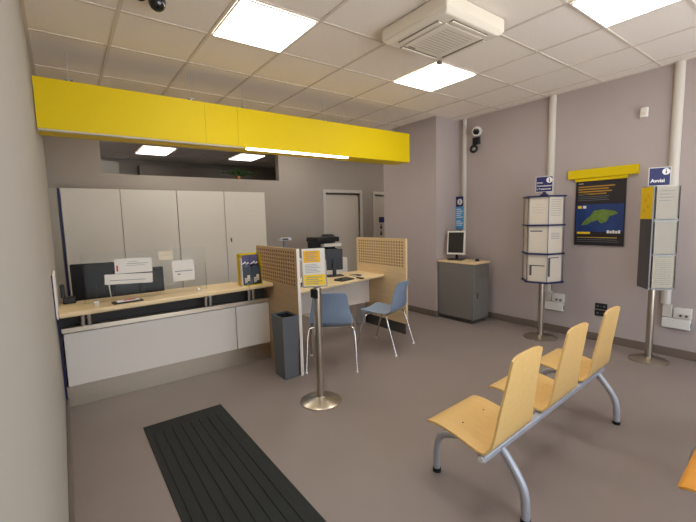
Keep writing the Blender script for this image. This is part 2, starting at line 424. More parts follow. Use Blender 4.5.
# plant on the sill of the high opening
t = thing('potted_plant', 'small green trailing plant on the sill of the high opening', 'plant', (2.68, YB+.06, OZ0))
MB().lathe([(.03, 0), (.04, .05), (.043, .055), (.037, .055), (.032, .04)], n=20).build('pot', M['pot'], t)
k = MB()
for i in range(260):
    a = random.uniform(0, 2*PI); rr = random.uniform(.02, .30); h = .05+random.uniform(0, .13)*(1-rr*2.2)+.01
    c = Vector((math.cos(a)*rr, math.sin(a)*rr*.2-.005, max(.012, h))); s_ = random.uniform(.018, .034)
    d = Vector((math.cos(a), math.sin(a)*.4, random.uniform(-.3, .5))).normalized(); sd = d.cross(Vector((0,0,1))).normalized()
    n = sd.cross(d)
    k.add([c-d*s_, c+sd*s_*.5, c+d*s_*1.2, c-sd*s_*.5, c+n*s_*.2], [(0,1,4), (1,2,4), (2,3,4), (3,0,4), (0,3,2,1)])
k.build('foliage', M['green'], t, smooth=False)

# ------------------------------------------------------------------ service counter
CF = 1.36; CX1 = 2.005
t = thing('service_counter', 'low white service counter with a steel rail and steel plinth', 'counter', (1.1, CF, 0))
MB().box(XL+.01, CF+.01, .0, CX1, CF+.05, .175).build('plinth', M['steel'], t, world=True, smooth=False)
for x0, x1 in ((XL+.03, 1.632), (1.640, CX1)):
    MB().box(x0, CF-.01, .18, x1, CF+.04, .622).build('front_panel', M['white_lam'], t, world=True, bevel=.002)
MB().box(XL+.02, CF-.025, .63, CX1, CF+.04, .672).build('rail', M['steel'], t, world=True, bevel=.002)
MB().box(XL+.02, CF+.1, .10, CX1, CF+.12, .809).build('back_board', M['seam'], t, world=True, smooth=False)
e = MB().box(XL+.004, CF-.02, .0, XL+.016, CF+.3, .74).build('end_panel', M['navy_edge'], t, world=True); e['label'] = 'dark blue end panel'
for x in (.37, 1.36, 1.80):
    k = MB()
    for dx in (-.022, .022): k.cone((x+dx, CF-.035, .672), (x+dx, CF-.035, .81), .014, .022, 16)
    k.build('bracket', M['chrome'], t, world=True)
def wy(x): return 1.045+(x-XL)*.085
WJ = 1.725
for x0, x1, lab in ((XL+.02, WJ, 'long maple counter top running from the left wall, under the glass screen'), (WJ+.004, 2.003, 'short maple counter top carrying the leaflet stand beside the slotted screen')):
    k = MB(); k.prism([(x0, wy(x0)), (x1, wy(x1)), (x1, 1.56), (x0, 1.56)], .81, .85)
    own(k.build('worktop', M['maple'], bevel=.012, seg=3), lab, 'counter top')
k = MB().prism([(XL+.003, 1.03), (XL+.018, 1.03), (XL+.018, 1.45), (XL+.003, 1.45)], .81, 1.14)
kk = own(k.build('end_screen', M['white_lam'], bevel=.004), 'small white upright end panel on the counter against the left wall', 'end panel')
ke = MB().box(.002-.013, -.216, 0, .010-.013, -.2105, .33).build('edge_strip', M['navy_edge'], kk)

# glass screen
t = thing('glass_screen', 'frameless clear glass screen standing on the counter, pale rectangles on it', 'screen', (.87, 1.28, .85))
MB().box(.37, 1.277, .862, 1.345, 1.283, 1.265).build('pane', M['glass'], t, world=True, smooth=False)
for x in (.373, 1.342): 
    e = MB().box(x-.003, 1.2765, .862, x+.003, 1.2835, 1.115).build('pane_edge', M['acryl'], t, world=True, smooth=False)
for x in (.45, 1.27): MB().box(x-.02, 1.268, .85, x+.02, 1.292, .875).build('clamp', M['chrome'], t, world=True, bevel=.003)
def sheet_on(name, x0, x1, z0, z1, y, lab, lines, m=M['paper'], tilt=0):
    o = MB().box(x0, y-.001, z0, x1, y, z1).build(name, m)
    own(o, lab, 'paper')
    o.rotation_euler = (0, tilt, 0)
    k = MB(); w = x1-x0; h = z1-z0
    for (a, b, c, d) in lines: k.box((a-.5)*w, -.0016, b*h, (c-.5)*w, -.0006, d*h)
    k.build('printed_lines', M['ink'], o, smooth=False)
    return o
yp = 1.2757  # pale rectangles set just in front of the pane
pa = sheet_on('pale_rectangle', .60, .885, 1.08, 1.205, yp, 'white rectangle with a red mark on the glass screen, above the long strip', [(.3, .62, .9, .66), (.3, .5, .8, .53), (.35, .76, .6, .79)], tilt=R(1))
MB().box(-.13, -.0019, .02, -.118, -.0008, .07).build('red_mark', M['ink_r'], pa, smooth=False)
sheet_on('pale_rectangle', .52, .88, .99, 1.075, yp, 'long white strip on the glass just below the rectangle with a red mark', [(.1, .35, .85, .42)], tilt=R(3))
sheet_on('pale_rectangle', 1.05, 1.24, .965, 1.155, yp, 'squarish white rectangle on the glass at its right end', [(.1, .45, .9, .5), (.2, .3, .35, .36)])
sheet_on('pale_rectangle', .945, 1.058, 1.17, 1.25, yp, 'smallest faint rectangle high on the glass between the two larger ones', [(.2, .5, .8, .55)], M['paper2'])

# document tray with flyer on the counter
t = thing('document_tray', 'small black tray of leaflets on the counter in front of the glass', 'tray', (.665, 1.18, .85), R(5))
k = MB(); k.box(-.11, -.05, 0, .11, .05, .006)
for q in ((-.11,-.05,-.1,.05), (.1,-.05,.11,.05), (-.1,-.05,.1,-.04), (-.1,.04,.1,.05)): k.box(q[0], q[1], .006, q[2], q[3], .011)
k.build('tray_body', M['black'], t, bevel=.002)
k = MB().box(-.085, -.036, .0125, .085, .036, .019).build('flyer', M['paper'])
k.location = (.665, 1.18, .85); k.rotation_euler = (0,0,R(12)); tag(k, 'white and red flyer lying in the small black tray', 'flyer'); MW[k.name] = Matrix.Identity(4)
k2 = MB().box(-.03, -.03, .019, .055, .02, .0196).build('red_print', M['ink_r'], k, smooth=False)

# leaflet holder
hx0, hx1, hy0, hy1 = 1.672, 1.872, 1.20, 1.31
HZ = .85
t = thing('leaflet_holder', 'yellow tabletop leaflet stand with two tiers of dark leaflets', 'leaflet stand', ((hx0+hx1)/2, hy1, HZ))
def lean(y, z): return y+(z-HZ)*.10
def lbox(mb, x0, x1, y0, y1, z0, z1):
    sh = .02
    f = lambda x, y, z: (x+(z-HZ)*sh, lean(y, z), z)
    return mb.hexa([f(x0,y0,z0), f(x1,y0,z0), f(x1,y1,z0), f(x0,y1,z0), f(x0,y0,z1), f(x1,y0,z1), f(x1,y1,z1), f(x0,y1,z1)])
lbox(MB(), hx0, hx1, hy1-.004, hy1, .85, 1.17).build('back_panel', M['yellow'], t, world=True, smooth=False)
lbox(MB(), hx0-.004, hx0, hy0-.01, hy1, .85, 1.165).build('side_panel', M['yellow'], t, world=True, smooth=False)
lbox(MB(), hx1, hx1+.004, hy0-.01, hy1, .85, 1.165).build('side_panel', M['yellow'], t, world=True, smooth=False)
lbox(MB(), hx0, hx1, hy0-.01, hy1-.005, .85, .858).build('shelf', M['yellow'], t, world=True, smooth=False)
lbox(MB(), hx0-.012, hx0-.006, hy0-.03, hy0+.02, .85, 1.13).build('acrylic_side', M['white'], t, world=True, smooth=False)
lbox(MB(), hx0+.002, hx1-.002, hy0-.008, hy0-.005, .859, .93).build('pocket_front', M['acryl'], t, world=True, smooth=False)
lbox(MB(), hx0+.002, hx1-.002, hy0+.028, hy0+.031, .99, 1.07).build('pocket_front', M['acryl'], t, world=True, smooth=False)
for ti, (z0, z1, dy) in enumerate(((.862, 1.04, 0.0), (1.0, 1.155, .036))):
    for ci in range(2):
        x0 = hx0+.006+ci*.096; x1 = x0+.091
        o = lbox(MB(), x0, x1, hy0+dy, hy0+dy+.018, z0, z1).build('leaflet', M['teal'] if ti == 0 else M['purple'])
        lab = '%s leaflet in the %s tier of the yellow stand, %s' % (('dark teal', 'purple')[ti], ('lower', 'upper')[ti], ('left one', 'right one')[ci])
        own(o, lab, 'leaflet', 'leaflets in the yellow stand')
        c = o.location.copy(); MW[o.name] = Matrix.Translation(c)
        if ti == 0:
            k = MB(); lbox(k, x0+.018, x1-.045, hy0+dy-.0015, hy0+dy-.0003, z0+.02, z0+.07); lbox(k, x0+.046, x1-.018, hy0+dy-.0015, hy0+dy-.0003, z0+.035, z0+.095)
            k.build('printed_figure', M['paper2'], o, world=True, smooth=False)
        else:
            k = MB()
            for q in range(5): lbox(k, x0+.008+q*.015, x0+.022+q*.015, hy0+dy-.0015, hy0+dy-.0003, z0+.062+.006*(q % 3), z0+.072+.009*(q % 3))
            k.build('printed_skyline', M['paper'], o, world=True, smooth=False)

# clerk desk behind counter + monitors
t = thing('clerk_desk', 'clerk desk just behind the counter under the two black monitors', 'desk', (1.1, 2.0, 0))
MB().box(XL+.03, 1.60, .70, 1.98, 2.35, .73).build('desktop', M['maple'], t, world=True, bevel=.003)
for x in (.3, 1.9):
    for y in (1.72, 2.28): MB().cyl((x, y, 0), (x, y, .70), .025, 14).build('leg', M['silver'], t, world=True)
def monitor(x, y, z, w, h, zc, rz, lab, gr=None, screen_to_cam=False, m=None):
    t = thing('monitor', lab, 'monitor', (x, y, z), rz, gr)
    fz = -1 if screen_to_cam else 1
    m = m or M['black']
    MB().box(-.11, -.08, 0, .11, .08, .012).build('base', M['black'], t, bevel=.005)
    MB().box(-.025, -.012, .012, .025, .012, zc-z).build('neck', M['black'], t, bevel=.004)
    c = zc-z
    MB().box(-w/2, .013, c-h/2, w/2, .045, c+h/2).build('housing', m, t, bevel=.012, seg=3)
    if fz > 0:
        MB().box(-w/2+.015, .0455, c-h/2+.02, w/2-.015, .047, c+h/2-.015).build('display', M['screen'], t, smooth=False)
    return t
monitor(.47, 1.84, .73, .36, .36, .96, R(-14), 'black computer monitor nearest the left wall, its back to the room')
monitor(.86, 1.75, .73, .42, .27, .93, R(4), 'wide black computer monitor behind the pale rectangles on the glass')
t = thing('telephone', 'small black desk telephone by the left wall behind the counter', 'telephone', (.27, 1.50, .85))
MB().box(-.04, -.05, 0, .05, .05, .05).build('body', M['black'], t, bevel=.008)
MB().box(-.05, -.04, .05, -.02, .04, .16).build('handset', M['black'], t, bevel=.008)
own(MB().tube([(.57, 1.66, .734), (.60, 1.665, .75), (.585, 1.67, .86), (.58, 1.675, .95)], .004, smooth=2).build('cable', M['white']), 'thin white cable rising between the two black monitors', 'cable')

# ------------------------------------------------------------------ perforated partitions + desk
def perf(mb, x, th, y0, y1, z0, z1, py0, py1, pz0, pz1, ny, nz, fill=.5):
    """plate in the plane x, with ny x nz square holes"""
    def cuts(a0, a1, p0, p1, n):
        c = [a0]; pitch = (p1-p0)/n
        for i in range(n): c += [p0+pitch*(i+.5-fill/2), p0+pitch*(i+.5+fill/2)]
        return c+[a1]
    Y = cuts(y0, y1, py0, py1, ny); Z = cuts(z0, z1, pz0, pz1, nz)
    hole = lambda i, j: 0 <= i < len(Y)-1 and 0 <= j < len(Z)-1 and i % 2 == 1 and j % 2 == 1
    n0 = len(mb.v); K = len(Z)
    for X in (x-th/2, x+th/2):
        mb.v += [Vector((X, y, z)) for y in Y for z in Z]
    id_ = lambda i, j, k: n0+k*len(Y)*K+i*K+j
    for i in range(len(Y)-1):
        for j in range(len(Z)-1):
            if not hole(i, j):
                mb.f.append((id_(i,j,0), id_(i,j+1,0), id_(i+1,j+1,0), id_(i+1,j,0)))
                mb.f.append((id_(i,j,1), id_(i+1,j,1), id_(i+1,j+1,1), id_(i,j+1,1)))
            else:
                for (a, b) in (((i,j),(i+1,j)), ((i+1,j),(i+1,j+1)), ((i+1,j+1),(i,j+1)), ((i,j+1),(i,j))):
                    mb.f.append((id_(*a,0), id_(*b,0), id_(*b,1), id_(*a,1)))
    nY, nZ = len(Y)-1, len(Z)-1
    for i in range(nY):
        for j in (0, nZ): mb.f.append((id_(i,j,0), id_(i+1,j,0), id_(i+1,j,1), id_(i,j,1)))
    for j in range(nZ):
        for i in (0, nY): mb.f.append((id_(i,j,0), id_(i,j+1,0), id_(i,j+1,1), id_(i,j,1)))
    return mb
t = thing('perforated_screen', 'tan perforated wooden side screen between the counter and the desk', 'privacy screen', (2.023, 1.2, 0), 0, 'perforated side screens of the desk')
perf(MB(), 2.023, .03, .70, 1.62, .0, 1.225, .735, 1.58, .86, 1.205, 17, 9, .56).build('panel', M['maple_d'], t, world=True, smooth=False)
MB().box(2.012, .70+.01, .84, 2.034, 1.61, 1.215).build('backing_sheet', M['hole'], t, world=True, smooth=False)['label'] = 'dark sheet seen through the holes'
e = MB().box(2.008, .692, .0, 2.038, .699, 1.225).build('edge_band', M['white_lam'], t, world=True); e['label'] = 'pale front edge band'
t = thing('perforated_screen', 'maple perforated wooden side screen on the far side of the desk, by the pillar', 'privacy screen', (3.712, 1.4, 0), 0, 'perforated side screens of the desk')
perf(MB(), 3.712, .03, .96, 1.96, .14, 1.228, 1.0, 1.92, .86, 1.2, 19, 9, .56).build('panel', M['maple_v'], t, world=True, smooth=False)
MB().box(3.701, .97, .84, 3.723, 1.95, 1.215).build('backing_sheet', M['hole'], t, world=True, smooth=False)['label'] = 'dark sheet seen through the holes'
MB().box(3.702, .99, 0, 3.722, 1.93, .139).build('plinth', M['seam'], t, world=True)
t = thing('desk', 'maple-topped desk with a white modesty panel between the two perforated screens', 'desk', (2.87, 1.5, 0))
MB().prism([(2.042, 1.02), (3.692, 1.36), (3.692, 1.93), (2.042, 1.93)], .715, .742).build('desktop', M['maple'], t, world=True, bevel=.005)
MB().box(2.05, 1.68, .32, 3.69, 1.70, .712).build('modesty_panel', M['white_lam'], t, world=True)
for x in (2.12, 3.62): MB().box(x-.03, 1.72, 0, x+.03, 1.85, .712).build('leg', M['silver'], t, world=True, bevel=.004)
# desk clutter
t = thing('signature_pad', 'flat black signature pad lying on the maple desk', 'signature pad', (3.03, 1.36, .742), R(14))
MB().hexa([(-.12,-.07,0), (.12,-.07,0), (.12,.07,0), (-.12,.07,0), (-.115,-.065,.012), (.115,-.065,.012), (.115,.065,.024), (-.115,.065,.024)]).build('body', M['black'], t, bevel=.004)
MB().hexa([(-.09,-.04,.0143), (.04,-.04,.0143), (.04,.045,.0225), (-.09,.045,.0225), (-.09,-.04,.0155), (.04,-.04,.0155), (.04,.045,.0237), (-.09,.045,.0237)]).build('display', M['screen'], t)
own(MB().box(3.28, 1.42, .742, 3.47, 1.56, .747).build('paper_stack', M['paper2']), 'cream papers lying on the desk by the far perforated screen', 'papers')
own(MB().box(3.22, 1.26, .742, 3.27, 1.37, .757).build('wallet', M['black'], bevel=.004), 'small black case beside the signature pad', 'case')
t = monitor(3.14, 1.73, .742, .25, .28, .96, R(-20), 'dark monitor turned away on the desk, partly behind the yellow sign')
k = MB()
for i in range(6):
    x = 3.28+i*.012; k.tube([(x, 1.50, .747), (x+.05, 1.46+random.uniform(-.03,.03), .747), (x+.10, 1.56, .75), (x+.02, 1.62, .748)], .004, smooth=2)
o = own(k.build('cable', M['black']), 'tangle of black cables beside the monitor on the desk', 'cables'); o['kind'] = 'stuff'
t = thing('stapler', 'black stapler on the desk right behind the queue sign', 'stapler', (2.37, 1.30, .742), R(40))
MB().box(-.06, -.016, 0, .06, .016, .012).build('base', M['black'], t, bevel=.003)
MB().hexa([(-.06,-.015,.013), (.055,-.015,.02), (.055,.015,.02), (-.06,.015,.013), (-.06,-.013,.035), (.055,-.013,.045), (.055,.013,.045), (-.06,.013,.035)]).build('arm', M['black'], t, bevel=.003)
t = thing('hand_sanitiser', 'small clear pump bottle on the desk beside the near perforated screen', 'bottle', (2.30, 1.52, .742))
MB().lathe([(.03, 0), (.032, .01), (.032, .09), (.014, .12), (.012, .13)], n=20).build('bottle', M['white'], t)
k = MB(); k.cyl((0,0,.13), (0,0,.165), .006, 10); k.box(-.035, -.008, .165, .01, .008, .178); k.build('pump', M['white'], t)
# printer on its cabinet
t = thing('printer_cabinet', 'low pale cabinet under the black printer behind the desk', 'cabinet', (3.55, 2.75, 0))
MB().box(3.22, 2.5, 0, 3.92, 3.0, .88).build('body', M['white_lam'], t, world=True, bevel=.004)
MB().box(3.23, 2.482, .03, 3.91, 2.499, .86).build('door', M['white_lam'], t, world=True, bevel=.003)
t = thing('printer', 'black printer with a pale output tray on the cabinet behind the desk', 'printer', (3.62, 2.72, .88))
t.scale = (.82, .9, 1.1)
MB().box(-.25, -.17, 0, .2, .18, .14).build('body', M['black'], t, bevel=.01)
MB().box(-.27, -.20, .24, .23, .18, .31).build('scanner_lid', M['black'], t, bevel=.012)
MB().box(-.25, -.10, .14, .2, .17, .24).build('upper_body', M['black'], t, bevel=.006)
o = MB().box(-.14, -.23, .175, .25, -.10, .215).build('output_tray', M['white'], t, bevel=.004); o['label'] = 'pale output tray'
MB().hexa([(.02,-.13,.31), (.2,-.13,.31), (.2,.12,.31), (.02,.12,.31), (.06,-.08,.345), (.16,-.08,.345), (.16,.1,.345), (.06,.1,.345)]).build('feeder', M['black'], t, bevel=.006)
# small pole device
t = thing('customer_display', 'small grey head on a thin post sticking up behind the near perforated screen', 'customer display', (2.66, 2.2, .0))
MB().lathe([(.11, 0), (.11, .01), (.03, .025)], n=24).build('base', M['silver'], t)
MB().cyl((0,0,.02), (0,0,1.23), .02, 14).build('post', M['bin'], t)
MB().box(-.07, -.04, 1.225, .09, .04, 1.265).build('head', M['silver'], t, bevel=.005)
MB().box(-.05, -.043, 1.235, .04, -.0395, 1.258).build('display', M['black'], t)

# ------------------------------------------------------------------ blue chairs
def make_chair(loc, rz, lab):
    t = thing('chair', lab, 'chair', loc, rz, 'grey-blue visitor chairs at the desk')
    prof = [(.225, .445), (.20, .452), (.12, .446), (.0, .436), (-.10, .437), (-.155, .452), (-.188, .485), (-.208, .545), (-.222, .62), (-.243, .71), (-.275, .795)]
    def fn(u, v):
        a = u*(len(prof)-1); i = min(int(a), len(prof)-2); f = a-i
        p0, p1, p2, p3 = prof[max(i-1,0)], prof[i], prof[i+1], prof[min(i+2, len(prof)-1)]
        q = [.5*((2*p1[k])+(-p0[k]+p2[k])*f+(2*p0[k]-5*p1[k]+4*p2[k]-p3[k])*f*f+(-p0[k]+3*p1[k]-3*p2[k]+p3[k])*f**3) for k in (0, 1)]
        s = v*2-1; back = max(0, min(1, (u-.5)/.3))
        w = (.205+.012*math.sin(min(1, u*2)*PI))*(1-back)+(.215-.058*max(0, (u-.6)/.4))*back
        if u < .08: w *= .93+.07*u/.08
        if u > .96: w *= 1-.05*(u-.96)/.04
        return (q[0]+.035*s*s*back, s*w, q[1]+.012*s*s*(1-back)+(-.006*s*s if u > .95 else 0))
    MB().sheet(36, 14, fn, .009).build('seat_shell', M['blue'], t)
    for sx, sy in ((1,1), (1,-1), (-1,1), (-1,-1)):
        MB().tube([(sx*.10, sy*.13, .420), (sx*.12, sy*.195, .424), (sx*.135, sy*.236, .40), (sx*.25, sy*.247, .012)], .0105, smooth=2).build('leg', M['chrome'], t)
    for sx in (1, -1): MB().tube([(sx*.1, -.15, .418), (sx*.1, .15, .418)], .009).build('crossbar', M['chrome'], t)
    for sx, sy in ((1,1), (1,-1), (-1,1), (-1,-1)): MB().cyl((sx*.25, sy*.247, 0), (sx*.25, sy*.247, .016), .013, 14).build('foot_cap', M['white'], t)
    return t
ch = make_chair((2.42, .755, 0), R(53), 'grey-blue shell chair with chrome legs seen from behind, beside the grey bin')
dup(ch, (3.19, .80, 0), R(112), 'grey-blue shell chair with chrome legs seen from the side, by the far perforated screen')

# bin
t = thing('waste_bin', 'tall square grey waste bin beside the near perforated screen', 'bin', (1.913, .80, 0))
def ring(hx, hy, z): return [(-hx,-hy,z), (hx,-hy,z), (hx,hy,z), (-hx,hy,z)]
o1, o2, i2, i1 = ring(.072, .10, 0), ring(.085, .118, .595), ring(.077, .110, .595), ring(.066, .094, .02)
k = MB(); k.add(o1+o2+i2+i1, [(3,2,1,0)]+[(a*4+i, a*4+(i+1) % 4, (a+1)*4+(i+1) % 4, (a+1)*4+i) for a in range(3) for i in range(4)]+[(12,13,14,15)])
k.build('bin_body', M['bin'], t, smooth=False)
r2 = MB(); a_, b_ = ring(.088, .122, .585), ring(.088, .122, .60); c_, d_ = ring(.0755, .1085, .60), ring(.0755, .1085, .585)
r2.add(a_+b_+c_+d_, [(a*4+i, a*4+(i+1) % 4, ((a+1) % 4)*4+(i+1) % 4, ((a+1) % 4)*4+i) for a in range(4) for i in range(4)])
r2.build('rim', M['bin'], t, smooth=False)
k = MB(); k.add(ring(.0655,.0935,.021)+ring(.076,.109,.585), [(i, (i+1) % 4, 4+(i+1) % 4, 4+i) for i in range(4)]+[(0,1,2,3)])
k.build('liner', M['bin_in'], t, smooth=False)

# ------------------------------------------------------------------ queue post with sign
t = thing('queue_post', 'brushed steel queue barrier post on a round base, sign on top', 'barrier post', (1.873, .133, 0))
MB().lathe([(.168, 0), (.168, .008), (.15, .018), (.06, .036), (.034, .046), (.033, .05)], n=48).build('base', M['steel_v'], t)
MB().cyl((0,0,.04), (0,0,.86), .031, 32).build('pole', M['steel_v'], t)
MB().cyl((0,0,.86), (0,0,.955), .034, 32).build('belt_head', M['steel_v'], t, bevel=.003)
k = MB()
for a in (200, 110, 20): 
    mt = Matrix.Rotation(R(a+20), 4, 'Z'); k.box(.03, -.018, .87, .05, .018, .94, mt)
k.build('belt_clip', M['black'], t, bevel=.003)
MB().cyl((0,0,.955), (0,0,.985), .018, 16).build('sign_socket', M['black'], t)
fx = frame_mtx((-.028, -.012, 1.112), (.86, -.50, .02), (-.02, .02, 1))
k = MB(); a, b = .098, .152
for q in ((-a,-b,a,-b+.008), (-a,-b+.008,-a+.007,b*.4), (a-.007,-b+.008,a,b*.4)): k.box(q[0], q[1], -.004, q[2], q[3], .006, fx)
k.box(-a+.005, -b+.004, -.004, a-.005, b, -.002, fx)
k.build('sign_frame', M['steel_v'], t, smooth=False)
t2 = MB().box(-a+.009, -b+.01, -.001, a-.009, b+.004, .001, Matrix.Translation((1.873, .133, 0)) @ fx).build('queue_sign', M['paper'])
tag(t2, 'white notice with two yellow blocks held upright on the queue post', 'sign')
FX = Matrix.Translation((1.873, .133, 0)) @ fx
MW[t2.name] = Matrix.Identity(4)
MB().box(-.078, .045, .001, .052, .138, .002, FX).build('yellow_block', M['orange_p'], t2, smooth=False)
MB().box(-.082, -.136, .001, .082, -.052, .002, FX).build('yellow_block', M['yellow_p'], t2, smooth=False)
k = MB()
for i in range(6): k.box(-.07, .03-i*.012, .001, .02+.03*((i*7) % 3)/2, .026-i*.012, .0016, FX)
for i in range(5): k.box(-.06, .125-i*.015, .002, .03-.02*(i % 2), .120-i*.015, .0025, FX)
for i in range(4): k.box(-.065, -.068-i*.017, .002, .06-.03*(i % 2), -.074-i*.017, .0025, FX)
k.build('printed_lines', M['ink'], t2, smooth=False)

# ------------------------------------------------------------------ floor mat
mx0, mx1, my0, my1 = .63, 1.20, -1.35, .61
k = MB(); k.box(mx0, my0, 0, mx1, my1, .006)
n = 8; pw = (mx1-mx0-.07)/n
for i in range(n): k.box(mx0+.035+i*pw+.006, my0+.08, .006, mx0+.035+(i+1)*pw-.006, my1-.15, .011)
o = own(k.build('floor_mat', M['mat'], bevel=.002), 'long black ribbed rubber mat lying on the floor before the counter', 'mat')

# ------------------------------------------------------------------ benches
def fn_z(y): return .374+(y-.05)*.26
def make_bench(loc, lab, plym, legs=(-.05, 1.30)):
    t = thing('bench', lab, 'bench seating', loc, R(3.2), 'beam benches with plywood seats')
    # local: beam at y=0 running along x, seats face +y
    MB().box(-.215, -.020, .314, 1.42, .020, .350).build('beam', M['silver'], t, bevel=.008)
    for x, d in ((-.216, -.006), (1.421, .006)): MB().cyl((x, 0, .332), (x+d, 0, .332), .016, 16).build('end_cap', M['white'], t)
    for x in legs:
        MB().tube([(x, -.012, .325), (x, -.05, .285), (x, -.105, .215), (x, -.137, .15), (x, -.142, .012)], .021, 16, smooth=2).build('leg', M['silver'], t)
        MB().tube([(x, .012, .325), (x, .15, .305), (x, .27, .275), (x, .365, .235), (x, .385, .15), (x, .385, .012)], .019, 16, smooth=2).build('leg', M['silver'], t)
        for y in (-.142, .385): MB().cyl((x, y, 0), (x, y, .022), .024, 16).build('foot', M['black_r'], t)
    prof = [(.325, .392), (.30, .408), (.24, .412), (.14, .398), (.05, .376), (.0, .367), (-.026, .376), (-.043, .412), (-.053, .47), (-.068, .58), (-.088, .70), (-.110, .845)]
    def fn(u, v):
        a = u*(len(prof)-1); i = min(int(a), len(prof)-2); f = a-i
        p0, p1, p2, p3 = prof[max(i-1,0)], prof[i], prof[i+1], prof[min(i+2, len(prof)-1)]
        q = [.5*((2*p1[k])+(-p0[k]+p2[k])*f+(2*p0[k]-5*p1[k]+4*p2[k]-p3[k])*f*f+(-p0[k]+3*p1[k]-3*p2[k]+p3[k])*f**3) for k in (0, 1)]
        s = v*2-1
        w = .215 if u < .5 else .215-.068*((u-.5)/.5)**1.1
        if u < .06: w *= .9+.1*math.sqrt(u/.06)
        z = q[1]
        if u > .93: z -= .014*s**6*(u-.93)/.07
        return (s*w, q[0]-.006*s*s*(1 if u > .6 else 0), z)
    for x in (-.012, .60, 1.195):
        m_ = MB().sheet(48, 14, lambda u, v: fn(u, v), .011)
        m_.xf(Matrix.Translation((x, 0, 0)))
        s_ = m_.build('seat_shell', plym, t)
        for dx in (-.1, .1):
            for y in (.09, .17): MB().cyl((x+dx, y, fn_z(y)-.002), (x+dx, y, fn_z(y)+.0072), .0035, 10).build('screw', M['seam'], s_)
        MB().box(x-.11, .03, .335, x+.11, .13, .352).build('seat_bracket', M['black'], t)
    return t
b1 = make_bench((2.0, -1.43, 0), 'three-seat beam bench with pale plywood shells and grey tube legs, backs to the camera', M['ply'])
b2 = make_bench((2.385, -2.40, 0), 'vignette-tinted orange plywood bench just entering the photo at the bottom right corner', M['ply_o'], (.56, 1.30))

# ------------------------------------------------------------------ information kiosk cabinet
kx0, ky0, ky1 = 4.69, .68, 1.285
KX1 = 5.04
t = thing('kiosk_cabinet', 'grey metal cabinet with a maple top in the corner under the information signs', 'cabinet', (4.87, .96, 0))
MB().box(kx0+.03, ky0+.04, 0, KX1-.01, ky1-.015, .06).build('plinth', M['seam'], t, world=True)
MB().box(kx0, ky0, .06, KX1, ky1-.01, .832).build('body', M['kiosk'], t, world=True, bevel=.003)
MB().box(kx0+.05, ky0-.013, .66, KX1-.01, ky0-.001, .82).build('drawer', M['kiosk'], t, world=True, bevel=.003)
d = MB().box(kx0+.05, ky0-.013, .08, KX1-.01, ky0-.001, .65).build('door', M['kiosk'], t, world=True, bevel=.003)
MB().box(kx0+.07, ky0-.024, .36, kx0+.085, ky0-.013, .44).build('door_handle', M['seam'], d, world=True)
MB().box(kx0-.012, ky0-.025, .832, KX1+.012, ky1+.002, .858).build('top', M['maple'], t, world=True, bevel=.003)
# portrait monitor
t = thing('kiosk_monitor', 'small white-framed monitor with a dark screen on the grey corner cabinet', 'monitor', (4.86, 1.09, .858))
MB().box(-.11, -.07, 0, .11, .09, .014).build('base', M['black'], t, bevel=.005)
MB().box(-.02, .01, .014, .02, .035, .2).build('neck', M['black'], t, bevel=.003)
tl = Matrix.Translation((0, 0, .25)) @ Matrix.Rotation(R(-6), 4, 'X')
# the local front is -Y
MB().box(-.13, -.02, -.17, .13, .01, .17, tl).build('housing', M['white'], t, bevel=.004)
MB().box(-.112, -.0225, -.145, .112, -.0195, .15, tl).build('display', M['screen'], t, smooth=False)
t.rotation_euler = (0, 0, R(-72))
t = thing('mouse', 'black mouse lying on the maple top of the corner cabinet', 'computer mouse', (4.92, .78, .858), R(30))
k = MB(); k.lathe([(.045, 0), (.046, .006), (.042, .018), (.03, .027), (.012, .031)], n=20); k.xf(Matrix.Scale(.65, 4, (0,1,0)))
k.build('mouse_body', M['black'], t)
MB().box(.012, -.003, .026, .03, .003, .0325).build('scroll_wheel', M['bin'], t)

def info_i(parent, mtx, r, fg=M['white'], bg=M['navy']):
    MB().lathe([(r, 0), (r, .0012)], n=28, mtx=mtx).build('info_disc', fg, parent, world=True)
    k = MB(); k.lathe([(r*.17, .0012), (r*.17, .002)], (0, r*.5, 0), n=12, mtx=mtx)
    k.box(-r*.16, -r*.62, .0012, r*.16, r*.2, .002, mtx)
    k.build('info_letter', bg, parent, world=True, smooth=False)
# signs fixed to the corner trunking
s1 = MB().box(5.118, 1.172, 1.635, 5.124, 1.298, 1.785).build('info_sign', M['navy'])
tag(s1, 'small navy sign with a white letter i above the corner monitor', 'sign'); MW[s1.name] = Matrix.Identity(4)
info_i(s1, frame_mtx((5.1175, 1.228, 1.705), (0,-1,0), (0,0,1)), .045)
s2 = MB().box(5.118, 1.163, 1.30, 5.124, 1.304, 1.628).build('text_sign', M['sky'])
tag(s2, 'sky blue text panel directly below the small navy i sign', 'sign'); MW[s2.name] = Matrix.Identity(4)
k = MB()
for i in range(9):
    if i in (5,): continue
    k.box(5.1168, 1.29, 1.59-i*.03, 5.1178, 1.21-.02*((i*5) % 3), 1.602-i*.03)
k.build('printed_lines', M['white'], s2, smooth=False)
k = MB(); k.box(5.1245, 1.19, 1.35, 5.135, 1.21, 1.60)
k.build('mount_rail', M['pipe'], s2, smooth=False)

